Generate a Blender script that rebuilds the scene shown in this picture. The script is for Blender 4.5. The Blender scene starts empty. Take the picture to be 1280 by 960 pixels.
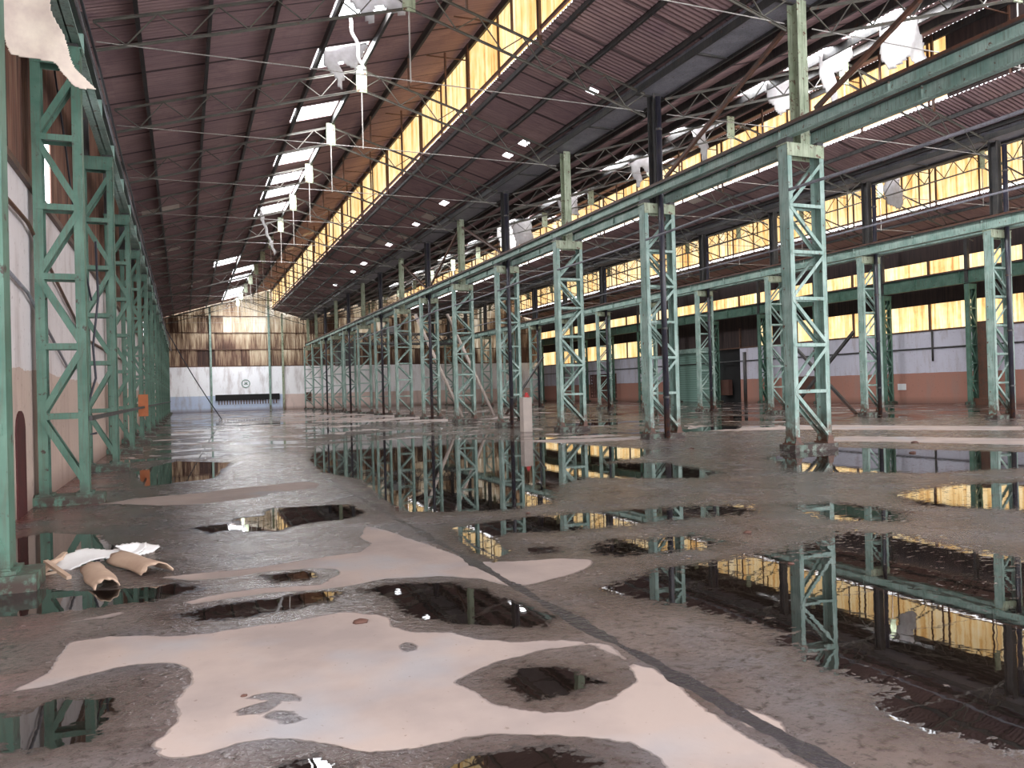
import bpy, math, random
import numpy as np
from mathutils import Vector, Matrix
random.seed(7)
SC = bpy.context.scene
COL = SC.collection
PI = math.pi
DRY=[[(-0.89,4.92),(-0.74,5.16),(-0.72,5.56),(-0.69,5.75),(-0.49,5.78),(-0.06,5.57),(0.09,5.55),(0.41,5.56),(0.7,5.57),(1.01,5.63),(1.2,5.46),(1.25,5.34),(1.22,5.14),(1.31,4.95),(1.54,4.83),(1.65,4.61),(1.8,4.46),(2.08,4.37),(2.21,4.25),(2.3,4.16),(2.25,3.81),(2.31,3.71),(2.3,3.42),(2.23,3.1),(2.22,2.77),(2.25,2.52),(2.25,2.39),(1.68,2.58),(1.75,2.76),(1.76,2.83),(1.74,2.96),(1.63,3.09),(1.47,3.19),(1.25,3.32),(1.03,3.33),(0.82,3.34),(0.7,3.36),(0.6,3.47),(0.48,3.62),(0.33,3.7),(0.19,3.72),(0.03,3.67),(-0.08,3.67),(-0.14,3.75),(-0.15,3.88),(-0.09,4.04),(-0.06,4.18),(-0.07,4.34),(-0.05,4.45),(-0.0,4.61),(-0.0,4.81),(-0.07,4.99),(-0.16,5.06),(-0.37,5.1),(-0.57,5.03),(-0.71,4.93)],[(2.33,3.17),(2.43,2.97),(2.45,2.84),(2.35,2.74),(2.31,2.91)],[(-0.29,7.51),(0.43,7.45),(0.78,7.51),(1.15,7.61),(1.54,7.68),(1.74,8.03),(1.7,8.45),(1.92,9.18),(2.04,8.8),(2.18,7.96),(2.3,7.25),(2.35,6.73),(2.67,6.55),(3.1,6.46),(3.32,6.29),(3.24,6.08),(2.92,5.86),(2.5,5.72),(2.33,5.73),(2.2,6.1),(1.93,6.34),(1.49,6.46),(1.21,6.37),(0.96,6.36),(0.54,6.45),(0.13,6.41),(0.02,6.39),(-0.01,6.48),(0.25,6.61),(0.56,6.64),(0.98,6.52),(1.19,6.82),(1.2,7.02),(1.01,7.19),(0.68,7.24),(0.34,7.16),(0.03,7.23)],[(-0.77,6.3),(-0.46,6.41),(-0.42,6.36),(-0.55,6.28)],[(-1.19,13.25),(-0.61,13.7),(0.08,13.79),(0.84,14.13),(1.94,14.46),(2.15,14.02),(1.98,13.34),(1.26,13.11),(0.98,12.63),(0.18,12.36),(-0.35,12.52),(-0.91,13.07)],[(7.88,72.01),(11.84,67.59),(14.37,44.67),(12.44,38.7),(8.75,42.67),(5.15,47.98)],[(16.79,17.0),(19.04,13.19),(20.43,10.23),(19.12,9.58),(17.26,11.96),(15.95,14.71),(15.17,15.49)],[(9.09,22.05),(10.84,21.26),(12.78,20.79),(12.2,19.85),(10.2,20.0),(8.42,20.44)],[(16.93,24.23),(20.4,22.34),(23.59,16.33),(21.85,15.13),(18.33,20.08),(15.46,22.13)],[(5.13,4.33),(5.54,4.25),(5.73,4.0),(5.51,3.85),(5.13,4.06)]]
DAMP=[[(1.28,3.99),(1.59,4.18),(1.92,4.25),(2.21,4.2),(2.25,3.89),(2.16,3.59),(1.93,3.44),(1.69,3.39),(1.54,3.42),(1.37,3.63)],[(0.27,4.26),(0.33,4.29),(0.41,4.28),(0.52,4.16),(0.5,4.1),(0.39,4.15)],[(0.19,4.11),(0.26,4.14),(0.38,4.17),(0.4,4.09),(0.32,4.02),(0.21,4.04)],[(0.32,4.01),(0.4,4.02),(0.47,3.95),(0.42,3.91),(0.34,3.95)],[(0.37,3.89),(0.47,3.9),(0.51,3.85),(0.42,3.83)],[(1.17,4.7),(1.23,4.78),(1.27,4.7),(1.25,4.6),(1.18,4.59)],[(0.17,6.65),(0.59,7.02),(1.07,7.09),(1.2,6.88),(1.02,6.59),(0.62,6.66)]]
WATER=[[(2.9,5.36),(3.6,5.67),(4.28,5.71),(4.98,5.7),(6.18,6.13),(6.47,5.81),(6.42,5.07),(6.43,4.48),(7.13,3.6),(3.32,1.7),(3.06,2.16),(3.0,2.39),(2.92,2.61),(2.99,2.83),(3.18,2.93),(3.15,3.15),(3.1,3.38),(3.2,3.55),(3.13,3.74),(3.35,3.89),(3.28,4.15),(3.2,4.46),(3.15,4.67),(2.94,4.95)],[(2.68,19.23),(3.67,24.55),(4.99,25.67),(7.12,25.67),(9.23,22.4),(10.12,18.04),(10.48,15.99),(9.04,14.72),(7.96,14.2),(6.51,12.19),(5.45,11.29),(4.55,9.68),(3.82,9.32),(3.07,9.65),(2.53,9.99),(2.62,11.74),(2.86,14.09),(2.47,16.06)],[(2.71,8.52),(3.58,8.75),(4.61,8.67),(5.76,8.47),(6.46,8.1),(6.26,7.62),(5.5,7.61),(4.66,7.63),(4.04,7.59),(3.18,7.78),(2.96,7.7),(2.83,6.94),(2.53,6.59),(2.47,7.06),(2.59,7.77)],[(2.97,6.98),(3.17,7.05),(3.32,6.91),(3.22,6.71),(3.0,6.67)],[(3.57,6.81),(3.98,6.99),(4.2,6.81),(4.74,6.84),(4.79,6.32),(4.45,6.17),(3.89,6.24),(3.57,6.27),(3.45,6.5)],[(0.53,10.65),(0.87,10.66),(1.08,11.33),(1.71,11.18),(2.13,11.09),(2.17,10.22),(1.88,9.8),(1.29,9.7),(0.93,9.3),(0.56,9.58)],[(0.05,10.13),(0.6,10.32),(0.61,9.79),(0.22,9.55)],[(-0.8,4.6),(-0.61,4.73),(-0.38,4.61),(-0.32,4.31),(-0.4,4.05),(-0.59,4.03),(-0.79,4.15),(-1.07,4.33),(-1.15,4.66)],[(-0.16,6.14),(0.18,6.26),(0.47,6.28),(0.83,6.35),(1.08,6.21),(0.95,5.97),(0.7,5.83),(0.43,5.82),(0.07,5.88)],[(0.57,7.1),(0.94,7.13),(1.06,6.96),(0.92,6.74),(0.63,6.75)],[(1.21,6.22),(1.46,6.32),(1.92,6.1),(2.17,5.67),(2.18,5.23),(2.31,4.83),(2.14,4.61),(1.9,4.7),(1.57,4.99),(1.42,5.34),(1.34,5.81)],[(1.49,3.93),(1.73,4.05),(1.95,3.9),(1.97,3.66),(1.76,3.53),(1.52,3.58)],[(1.01,3.17),(1.19,3.17),(1.39,3.1),(1.49,3.0),(1.54,2.86),(1.48,2.64),(0.84,2.94)],[(0.34,3.44),(0.5,3.44),(0.61,3.31),(0.59,3.06),(0.28,3.21)],[(8.74,7.82),(9.98,8.1),(11.23,7.8),(13.0,6.53),(10.18,5.12),(8.81,6.13),(8.18,6.98)],[(11.04,13.03),(12.74,13.97),(14.0,14.06),(15.62,10.83),(17.27,8.66),(14.25,7.15),(12.9,8.95),(10.96,9.33),(10.27,10.15),(9.56,10.69)],[(-1.76,10.51),(-1.52,10.77),(-0.97,10.26),(-0.66,9.33),(-0.67,8.53),(-1.16,8.16),(-1.87,8.12),(-2.27,9.88)],[(-1.06,18.73),(-0.22,21.34),(1.01,19.81),(0.53,16.1),(-0.69,15.46)],[(-1.32,7.67),(-0.69,7.23),(-0.1,7.21),(0.16,6.86),(-0.2,6.64),(-0.94,6.59),(-1.56,6.76),(-1.79,7.77)],[(6.95,7.78),(7.61,7.67),(7.64,6.74),(7.06,6.33),(6.57,6.75)],[(7.02,14.52),(8.83,13.49),(8.61,11.41),(7.82,10.78),(6.77,11.55),(6.0,12.41)]]

# ------------------------------------------------------------------ helpers
ORD = ['first','second','third','fourth','fifth','sixth','seventh','eighth','ninth','tenth','eleventh','twelfth','thirteenth',
       'fourteenth','fifteenth','sixteenth','seventeenth','eighteenth','nineteenth','twentieth']

def tag(o, label=None, cat=None, group=None, kind=None):
    if label: o['label'] = label
    if cat: o['category'] = cat
    if group: o['group'] = group
    if kind: o['kind'] = kind
    return o

def empty(name, loc=(0,0,0), rz=0.0):
    o = bpy.data.objects.new(name, None); COL.objects.link(o)
    o.location = loc; o.rotation_euler = (0,0,rz); o.empty_display_size = .2
    return o

def copy_tree(o, parent=None, kids=None):
    if kids is None:
        kids = {}
        for x in bpy.data.objects:
            if x.parent: kids.setdefault(x.parent.name, []).append(x)
    c = o.copy(); COL.objects.link(c); c.parent = parent
    for ch in kids.get(o.name, []): copy_tree(ch, c, kids)
    return c

class MB:
    def __init__(s): s.v=[]; s.f=[]
    def box(s, x0,x1,y0,y1,z0,z1):
        n=len(s.v)
        s.v += [(x0,y0,z0),(x1,y0,z0),(x1,y1,z0),(x0,y1,z0),(x0,y0,z1),(x1,y0,z1),(x1,y1,z1),(x0,y1,z1)]
        s.f += [(n,n+3,n+2,n+1),(n+4,n+5,n+6,n+7),(n,n+1,n+5,n+4),(n+1,n+2,n+6,n+5),(n+2,n+3,n+7,n+6),(n+3,n,n+4,n+7)]
        return s
    def bar(s, p, q, w, h, up=(0,0,1)):
        p=Vector(p); q=Vector(q); d=(q-p).normalized(); up=Vector(up)
        if abs(d.dot(up))>.98: up=Vector((0,1,0))
        a=d.cross(up).normalized(); b=a.cross(d).normalized()
        n=len(s.v)
        for c in (p,q):
            for i,j in ((-1,-1),(1,-1),(1,1),(-1,1)):
                s.v.append(tuple(c+a*(i*w/2)+b*(j*h/2)))
        s.f += [(n,n+1,n+2,n+3),(n+7,n+6,n+5,n+4),(n,n+4,n+5,n+1),(n+1,n+5,n+6,n+2),(n+2,n+6,n+7,n+3),(n+3,n+7,n+4,n)]
        return s
    def angle(s, p, q, w, t, out=(0,-1,0)):
        # an L-section bar: a flat leg in the lacing plane and a thin leg standing off it
        p=Vector(p); q=Vector(q); d=(q-p).normalized(); o=Vector(out); a=d.cross(o).normalized()
        s.bar(p+o*(t/2), q+o*(t/2), t, w, up=tuple(a))
        e=a*(w/2-t/2)-o*(w*.4)
        s.bar(p+e, q+e, w*.8, t, up=tuple(a))
        return s
    def tube(s, pts, r, n=8, cap=True):
        pts=[Vector(p) for p in pts]; rings=[]
        for i,p in enumerate(pts):
            d=(pts[min(i+1,len(pts)-1)]-pts[max(i-1,0)]).normalized()
            up=Vector((0,0,1)) if abs(d.z)<.9 else Vector((1,0,0))
            a=d.cross(up).normalized(); b=a.cross(d)
            k=len(s.v); rr=r[i] if isinstance(r,(list,tuple)) else r
            for j in range(n):
                t=2*PI*j/n; s.v.append(tuple(p+a*(math.cos(t)*rr)+b*(math.sin(t)*rr)))
            rings.append(k)
        for k0,k1 in zip(rings,rings[1:]):
            for j in range(n): s.f.append((k0+j,k0+(j+1)%n,k1+(j+1)%n,k1+j))
        if cap:
            s.f.append(tuple(rings[0]+j for j in reversed(range(n)))); s.f.append(tuple(rings[-1]+j for j in range(n)))
        return s
    def prism(s, poly, z0, z1, m=None):
        n=len(s.v); k=len(poly)
        for z in (z0,z1):
            for x,y in poly:
                v=Vector((x,y,z)); s.v.append(tuple(m@v) if m else tuple(v))
        s.f.append(tuple(n+i for i in reversed(range(k)))); s.f.append(tuple(n+k+i for i in range(k)))
        for i in range(k): s.f.append((n+i,n+(i+1)%k,n+k+(i+1)%k,n+k+i))
        return s
    def build(s, name, mat, parent=None, smooth=False):
        me=bpy.data.meshes.new(name); me.from_pydata(s.v,[],s.f); me.update()
        me.materials.append(mat)
        if smooth: me.polygons.foreach_set('use_smooth',[True]*len(me.polygons))
        o=bpy.data.objects.new(name,me); COL.objects.link(o)
        if parent: o.parent=parent
        return o

def np_mesh(name, V, F, mat, smooth=False, parent=None):
    me=bpy.data.meshes.new(name)
    me.vertices.add(len(V)); me.vertices.foreach_set('co',V.astype(np.float32).ravel())
    me.loops.add(F.size); me.loops.foreach_set('vertex_index',F.astype(np.int32).ravel())
    me.polygons.add(len(F)); me.polygons.foreach_set('loop_start',np.arange(0,F.size,4,dtype=np.int32))
    me.update(calc_edges=True); me.materials.append(mat)
    if smooth: me.polygons.foreach_set('use_smooth',[True]*len(F))
    o=bpy.data.objects.new(name,me); COL.objects.link(o)
    if parent: o.parent=parent
    return o

# ------------------------------------------------------------------ materials
class NT:
    def __init__(s, name):
        s.m=bpy.data.materials.new(name); s.m.use_nodes=True; s.t=s.m.node_tree; s.t.nodes.clear()
        s.out=s.n('ShaderNodeOutputMaterial'); s.co=s.n('ShaderNodeTexCoord')
    def n(s, t, **kw):
        x=s.t.nodes.new(t)
        for k,v in kw.items():
            if k[0]=='i' and k[1:].isdigit(): s.set(x.inputs[int(k[1:])],v)
            elif k in x.inputs: s.set(x.inputs[k],v)
            else: setattr(x,k,v)
        return x
    def set(s, sock, v):
        if isinstance(v,bpy.types.NodeSocket): s.t.links.new(v,sock)
        elif isinstance(v,bpy.types.Node): s.t.links.new(v.outputs[0],sock)
        elif isinstance(v,(tuple,list)) and len(v)==3 and sock.type=='RGBA': sock.default_value=(*v,1)
        else: sock.default_value=v
    def noise(s, scale, detail=3, rough=.55, sc=None, co=None, out='Fac'):
        co = co or s.co.outputs['Object']
        if sc: co=s.n('ShaderNodeMapping',Vector=co,Scale=sc).outputs[0]
        return s.n('ShaderNodeTexNoise',Vector=co,Scale=scale,Detail=detail,Roughness=rough).outputs[out]
    def ramp(s, fac, stops, interp='LINEAR'):
        r=s.n('ShaderNodeValToRGB',Fac=fac); r.color_ramp.interpolation=interp
        e=r.color_ramp.elements
        while len(e)<len(stops): e.new(.5)
        for el,(p,c) in zip(e,stops):
            el.position=p; el.color=(*c,1) if isinstance(c,(tuple,list)) else (c,c,c,1)
        return r.outputs[0]
    def mix(s, f, a, b, blend='MIX'):
        x=s.n('ShaderNodeMix',data_type='RGBA',blend_type=blend)
        s.set(x.inputs[0],f); s.set(x.inputs[6],a); s.set(x.inputs[7],b); return x.outputs[2]
    def math(s, op, a, b=0.0, clamp=False):
        x=s.n('ShaderNodeMath',operation=op,use_clamp=clamp); s.set(x.inputs[0],a); s.set(x.inputs[1],b); return x.outputs[0]
    def maprange(s, v, a, b, c=0.0, d=1.0, smooth=False):
        x=s.n('ShaderNodeMapRange',Value=v); x.inputs[1].default_value=a; x.inputs[2].default_value=b
        x.inputs[3].default_value=c; x.inputs[4].default_value=d
        if smooth: x.interpolation_type='SMOOTHSTEP'
        return x.outputs[0]
    def bsdf(s, color, rough=.6, metal=0.0, bump=None, bstr=.3, bdist=.02, **kw):
        b=s.n('ShaderNodeBsdfPrincipled'); s.set(b.inputs['Base Color'],color); s.set(b.inputs['Roughness'],rough); s.set(b.inputs['Metallic'],metal)
        for k,v in kw.items(): s.set(b.inputs[k.replace('_',' ')],v)
        if bump is not None:
            bp=s.n('ShaderNodeBump',Height=bump,Strength=bstr,Distance=bdist); s.set(b.inputs['Normal'],bp.outputs[0])
        return b.outputs[0]
    def done(s, sh): s.t.links.new(sh,s.out.inputs[0]); return s.m

def paint(name, c1, c2, rust=.62, rc=(.11,.045,.025), rough=.5, foot=1.0):
    n=NT(name); g=n.noise(2.2,4); f=n.noise(7,5,.65)
    base=n.mix(n.maprange(g,.35,.65),c1,c2)
    r=n.maprange(f,rust,rust+.06)
    streak=n.noise(3,3,.6,sc=(9,9,.7))
    base=n.mix(n.maprange(streak,.48,.72,0,.6),base,(.09,.085,.06))
    wz=n.n('ShaderNodeSeparateXYZ',Vector=n.n('ShaderNodeNewGeometry').outputs['Position']).outputs[2]
    r=n.math('MAXIMUM',r,n.math('MULTIPLY',n.maprange(wz,1.0*foot,.2*foot),n.maprange(f,.40,.52)))
    return n.done(n.bsdf(n.mix(r,base,rc),rough,bump=f,bstr=.15))
M={}
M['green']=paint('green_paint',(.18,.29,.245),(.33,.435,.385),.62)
M['green_shade']=paint('shaded_green_paint',(.055,.135,.095),(.11,.21,.155),.62,(.05,.03,.022),foot=.35)  # same green paint, its colour darkened for the shade on these columns
M['truss']=paint('truss_paint',(.055,.05,.042),(.11,.10,.08),.6)
M['palegreen']=paint('pale_green_paint',(.26,.31,.20),(.42,.46,.33),.58)
M['olive']=paint('olive_paint',(.20,.24,.14),(.30,.33,.2),.58)
M['whitegreen']=paint('white_green_paint',(.55,.66,.55),(.70,.76,.66),.66)
M['rust']=paint('rusted_steel',(.055,.028,.02),(.12,.05,.03),.5)
M['darksteel']=paint('dark_steel',(.022,.022,.024),(.05,.045,.045),.62,(.09,.04,.025))
M['pipe']=paint('dark_pipe',(.018,.017,.028),(.035,.032,.05),.7,rough=.35)
M['galv']=paint('galvanised',(.20,.20,.23),(.30,.29,.33),.64,(.10,.06,.05),rough=.45)
M['rod']=paint('rod_steel',(.30,.27,.25),(.45,.42,.38),.68,rough=.45)

n=NT('black_cable'); M['black']=n.done(n.bsdf((.02,.02,.03),.5))

def sheetmat(name, a, b, c, axis=(.35,6,1)):
    n=NT(name); g=n.noise(1.0,5,.65); st=n.noise(1.6,4,.6,sc=axis); big=n.noise(.28,2)
    col=n.mix(n.maprange(st,.35,.68),a,b)
    col=n.mix(n.maprange(g,.52,.72),col,c)
    col=n.mix(n.maprange(big,.4,.6,0,.4),col,(a[0]*.6,a[1]*.6,a[2]*.7))
    # laps between sheets and the odd replaced sheet
    co=n.n('ShaderNodeSeparateXYZ',Vector=n.co.outputs['Object'])
    cell=n.n('ShaderNodeTexWhiteNoise',noise_dimensions='2D')
    fx=n.math('FLOOR',n.math('MULTIPLY',co.outputs[0],.6)); fy=n.math('FLOOR',n.math('MULTIPLY',co.outputs[1],.95))
    n.set(cell.inputs['Vector'],n.n('ShaderNodeCombineXYZ',X=fx,Y=fy).outputs[0])
    cv=cell.outputs['Value']
    col=n.mix(n.maprange(cv,.2,1.0,0,.5),col,n.mix(.5,a,c))
    col=n.mix(n.math('GREATER_THAN',cv,.985),col,(.55,.46,.40))
    lap=n.math('FRACT',n.math('MULTIPLY',co.outputs[1],.95))
    col=n.mix(n.math('MULTIPLY',n.math('LESS_THAN',lap,.06),.75),col,(.012,.008,.01))
    return n.done(n.bsdf(col,.8,bump=g,bstr=.2))
M['roof']=sheetmat('rusty_roof_sheet',(.30,.19,.185),(.42,.27,.25),(.20,.12,.14))

def cladmat(name):
    n=NT(name); co=n.n('ShaderNodeSeparateXYZ',Vector=n.co.outputs['Object'])
    h=n.math('ADD',co.outputs[0],co.outputs[1])
    fx=n.math('FLOOR',n.math('MULTIPLY',h,1.1)); fz=n.math('FLOOR',n.math('DIVIDE',n.math('SUBTRACT',co.outputs[2],5.0),1.85))
    cell=n.n('ShaderNodeTexWhiteNoise',noise_dimensions='2D'); n.set(cell.inputs['Vector'],n.n('ShaderNodeCombineXYZ',X=fx,Y=fz).outputs[0])
    st=n.noise(1.5,4,.6,sc=(4,4,.35)); big=n.noise(.16,2,.5)
    v=n.math('ADD',n.math('MULTIPLY',cell.outputs['Value'],.26),n.math('ADD',n.math('MULTIPLY',st,.75),n.math('MULTIPLY',big,.85)))
    # lower rows darker and browner, upper rows paler and more translucent
    zz=n.maprange(co.outputs[2],5,12,-.12,.16); v=n.math('ADD',v,zz)
    col=n.ramp(n.maprange(v,.6,1.3),[(0,(.05,.025,.02)),(.3,(.12,.06,.04)),(.52,(.34,.24,.16)),(.75,(.62,.52,.38)),(1,(.85,.8,.7))])
    b=n.bsdf(col,.75); tr=n.n('ShaderNodeBsdfTranslucent',Color=n.mix(1,col,(.35,.33,.3),'MULTIPLY'))
    mx=n.n('ShaderNodeMixShader',Fac=n.maprange(v,.85,1.15,0,.35)); n.t.links.new(b,mx.inputs[1]); n.t.links.new(tr.outputs[0],mx.inputs[2])
    return n.done(mx.outputs[0])
M['clad']=cladmat('end_cladding')
n=NT('wall_brown_cladding'); st=n.noise(1.6,4,.6,sc=(5,5,.3))
M['brownclad']=n.done(n.bsdf(n.ramp(st,[(.3,(.06,.03,.024)),(.55,(.16,.075,.05)),(.75,(.27,.17,.12))]),.8))
n=NT('dark_cladding'); st=n.noise(1.6,4,.6,sc=(5,5,.3))
M['darkclad']=n.done(n.bsdf(n.ramp(st,[(.3,(.018,.012,.012)),(.7,(.06,.035,.03))]),.8))

# yellowed translucent sheets, own emission standing in for the daylight behind them
def glazing(name, strength):
    n=NT(name); st=n.noise(1.3,4,.6,sc=(3.2,3.2,.22)); g=n.noise(2.5,4,.6)
    co=n.n('ShaderNodeSeparateXYZ',Vector=n.co.outputs['Object'])
    lap=n.math('FRACT',n.math('MULTIPLY',co.outputs[1],1.15))
    cell=n.n('ShaderNodeTexWhiteNoise',noise_dimensions='1D'); n.set(cell.inputs['W'],n.math('FLOOR',n.math('MULTIPLY',co.outputs[1],1.15)))
    v=n.math('ADD',n.math('MULTIPLY',st,.8),n.math('ADD',n.math('MULTIPLY',g,.25),n.math('MULTIPLY',cell.outputs['Value'],.16)))
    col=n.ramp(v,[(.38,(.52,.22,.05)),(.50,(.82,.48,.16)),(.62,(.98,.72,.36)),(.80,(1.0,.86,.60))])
    col=n.mix(n.math('MULTIPLY',n.math('LESS_THAN',lap,.05),.55),col,(.4,.16,.03))
    b=n.bsdf(n.mix(.5,col,(.5,.4,.25)),.5)
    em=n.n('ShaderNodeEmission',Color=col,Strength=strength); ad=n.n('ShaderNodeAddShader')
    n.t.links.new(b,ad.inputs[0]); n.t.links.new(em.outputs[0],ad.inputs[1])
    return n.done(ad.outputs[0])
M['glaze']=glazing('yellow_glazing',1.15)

def plaster(name, top, low, zsplit, blend=.25, extra=None):
    n=NT(name); co=n.n('ShaderNodeSeparateXYZ',Vector=n.co.outputs['Object'])
    g=n.noise(.9,6,.62); s2=n.noise(1.6,5,.65,sc=(1,1,.25)); f=n.noise(9,4)
    z=n.math('ADD',co.outputs[2],n.math('MULTIPLY',n.math('SUBTRACT',g,.5),blend))
    col=n.mix(n.math('GREATER_THAN',z,zsplit),low,top)
    col=n.mix(n.maprange(s2,.5,.72,0,.55),col,(.30,.21,.18))
    col=n.mix(n.maprange(f,.62,.7,0,.35),col,(.16,.1,.08))
    col=n.mix(n.maprange(co.outputs[2],.0,.45,.7,0),col,(.13,.07,.055))
    return n.done(n.bsdf(col,.85,bump=f,bstr=.25))
M['plaster_left']=plaster('plaster_wall',(.66,.60,.60),(.52,.39,.33),2.0)
M['plaster_right']=plaster('red_dado_wall',(.60,.58,.66),(.40,.19,.14),1.9,.08)
M['plaster_end_blue']=plaster('blue_dado_wall',(.95,.95,.98),(.52,.60,.76),1.75,.08)
M['plaster_end_pink']=plaster('pink_dado_wall',(.95,.93,.94),(.72,.56,.50),1.75,.08)
n=NT('green_shutter'); co=n.n('ShaderNodeSeparateXYZ',Vector=n.co.outputs['Object'])
rib=n.math('FRACT',n.math('MULTIPLY',co.outputs[2],5)); M['shutter']=n.done(n.bsdf(n.mix(n.math('LESS_THAN',rib,.15),(.17,.28,.23),(.05,.09,.075)),.6))
n=NT('torn_sheet'); g=n.noise(5,4)
colr=n.mix(n.maprange(g,.35,.65),(.50,.46,.43),(.66,.64,.63))
b=n.bsdf(colr,.55,bump=g,bstr=.3); tr=n.n('ShaderNodeBsdfTranslucent',Color=(.30,.29,.30)); mx=n.n('ShaderNodeMixShader',Fac=.45)
n.t.links.new(b,mx.inputs[1]); n.t.links.new(tr.outputs[0],mx.inputs[2]); M['sheet']=n.done(mx.outputs[0])
n=NT('cream_canvas'); g=n.noise(3,5,.6)
M['canvas']=n.done(n.bsdf(n.mix(n.maprange(g,.35,.7),(.80,.69,.57),(.60,.48,.42)),.8,bump=g,bstr=.3,bdist=.03))
n=NT('card'); g=n.noise(6,4); M['card']=n.done(n.bsdf(n.mix(g,(.60,.44,.32),(.34,.22,.16)),.8))
n=NT('white_rag'); g=n.noise(6,4); M['rag']=n.done(n.bsdf(n.mix(g,(.85,.84,.82),(.6,.56,.54)),.8))
n=NT('concrete_block'); g=n.noise(4,5); M['concrete']=n.done(n.bsdf(n.mix(g,(.56,.46,.40),(.36,.30,.27)),.9,bump=g))
n=NT('orange_board'); g=n.noise(4,5); M['orange']=n.done(n.bsdf(n.mix(g,(.55,.17,.06),(.36,.12,.05)),.7))
n=NT('red_plastic'); M['red']=n.done(n.bsdf((.45,.03,.03),.5))
n=NT('dark_red_door'); g=n.noise(4,5); M['darkred']=n.done(n.bsdf(n.mix(g,(.10,.015,.015),(.03,.01,.01)),.7))
n=NT('void_black'); M['void']=n.done(n.bsdf((.012,.011,.011),.9))
n=NT('white_sign'); M['white']=n.done(n.bsdf((.8,.8,.8),.6))
n=NT('brown_board'); g=n.noise(4,5); M['brown']=n.done(n.bsdf(n.mix(g,(.13,.05,.035),(.06,.03,.02)),.8))

# ------------------------------------------------------------------ floor: dry / damp / standing water, outlines in metres on the ground
def sdf(px, py, poly):
    x=px[:,None]; P=np.array(poly,float); Q=np.roll(P,-1,0)
    best=np.full(len(px),1e9); inside=np.zeros(len(px),bool)
    for (ax,ay),(bx,by) in zip(P,Q):
        dx,dy=bx-ax,by-ay; L=dx*dx+dy*dy+1e-9
        t=np.clip(((px-ax)*dx+(py-ay)*dy)/L,0,1)
        best=np.minimum(best,(px-ax-t*dx)**2+(py-ay-t*dy)**2)
        c=((ay>py)!=(by>py)); xi=ax+(py-ay)/(dy if abs(dy)>1e-9 else 1e-9)*dx
        inside^=c&(px<xi)
    d=np.sqrt(best); return np.where(inside,d,-d)
def axis(segs):
    out=[]; 
    for a,b,st in segs: out+=list(np.arange(a,b-1e-6,st))
    return np.array(out+[segs[-1][1]])
xs=axis([(-2.1,5.5,.04),(5.5,9,.07),(9,16,.14),(16,43,.5)])
ys=axis([(-3,1.5,.5),(1.5,8,.04),(8,14,.07),(14,24,.14),(24,40,.4),(40,93,1.2)])
gx,gy=np.meshgrid(xs,ys); px=gx.ravel(); py=gy.ravel()
fd=np.full(len(px),-3.0); fw=np.full(len(px),-3.0)
def field(polys, base):
    for p in polys:
        a=np.array(p); lo=a.min(0)-.6; hi=a.max(0)+.6
        m=(px>lo[0])&(px<hi[0])&(py>lo[1])&(py<hi[1])
        if m.any(): base[m]=np.maximum(base[m],sdf(px[m],py[m],p))
field(DRY,fd); field(WATER,fw)
cut=np.full(len(px),-3.0); field(DAMP,cut); fd=np.minimum(fd,-cut)
fd=np.clip(fd,-.5,.5); fw=np.clip(fw,-.5,.5)
V=np.stack([px,py,np.zeros_like(px)],1); nx,ny=len(xs),len(ys)
idx=np.arange(nx*ny).reshape(ny,nx); F=np.stack([idx[:-1,:-1],idx[:-1,1:],idx[1:,1:],idx[1:,:-1]],-1).reshape(-1,4)
n=NT('wet_concrete_floor')
ad=n.n('ShaderNodeAttribute',attribute_name='dry').outputs['Fac']; aw=n.n('ShaderNodeAttribute',attribute_name='water').outputs['Fac']
co=n.n('ShaderNodeSeparateXYZ',Vector=n.co.outputs['Object'])
yy=co.outputs[1]
nf=n.noise(14,4,.6); nm=n.noise(2.4,4,.6); nl=n.noise(.42,4,.6); nl2=n.noise(.5,3,.6,co=n.n('ShaderNodeMapping',Vector=n.co.outputs['Object'],Location=(31,17,5)).outputs[0])
far=n.maprange(yy,14,22)
c=lambda v,a: n.math('MULTIPLY',n.math('SUBTRACT',v,.5),a)
dryv=n.math('ADD',ad,n.math('ADD',c(nf,.05),c(nm,.10)))
dryfar=n.math('MULTIPLY',n.math('SUBTRACT',nl2,.60),2.5); dryv=n.math('MAXIMUM',dryv,n.math('SUBTRACT',dryfar,n.math('MULTIPLY',n.math('SUBTRACT',1,far),3)))
dmask=n.maprange(dryv,-.006,.012)
nh=n.noise(17,6,.78,sc=(.7,1,1)); wx=n.maprange(co.outputs[0],2.6,5.0); ragged=n.math('ADD',n.math('ADD',c(nf,.22),c(nm,.26)),n.math('MULTIPLY',c(nh,.75),n.math('ADD',.3,n.math('MULTIPLY',wx,1.5))))
isl=n.maprange(n.noise(15,3,.6,sc=(.6,1,1)),.56,.62,0,.46); spl=n.maprange(n.noise(13,3,.6,co=n.n('ShaderNodeMapping',Vector=n.co.outputs['Object'],Location=(5,8,2),Scale=(.6,1,1)).outputs[0]),.60,.66,0,.34); watv=n.math('ADD',n.math('ADD',aw,ragged),n.math('MULTIPLY',wx,n.math('SUBTRACT',spl,isl)))
watfar=n.math('MULTIPLY',n.math('SUBTRACT',nl,.525),1.8); watv=n.math('MAXIMUM',watv,n.math('SUBTRACT',watfar,n.math('MULTIPLY',n.math('SUBTRACT',1,far),3)))
wmask=n.maprange(watv,-.01,.03)
blot=n.noise(1.1,4,.6); blot2=n.noise(.9,3,.5,co=n.n('ShaderNodeMapping',Vector=n.co.outputs['Object'],Location=(9,3,1)).outputs[0])
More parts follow.
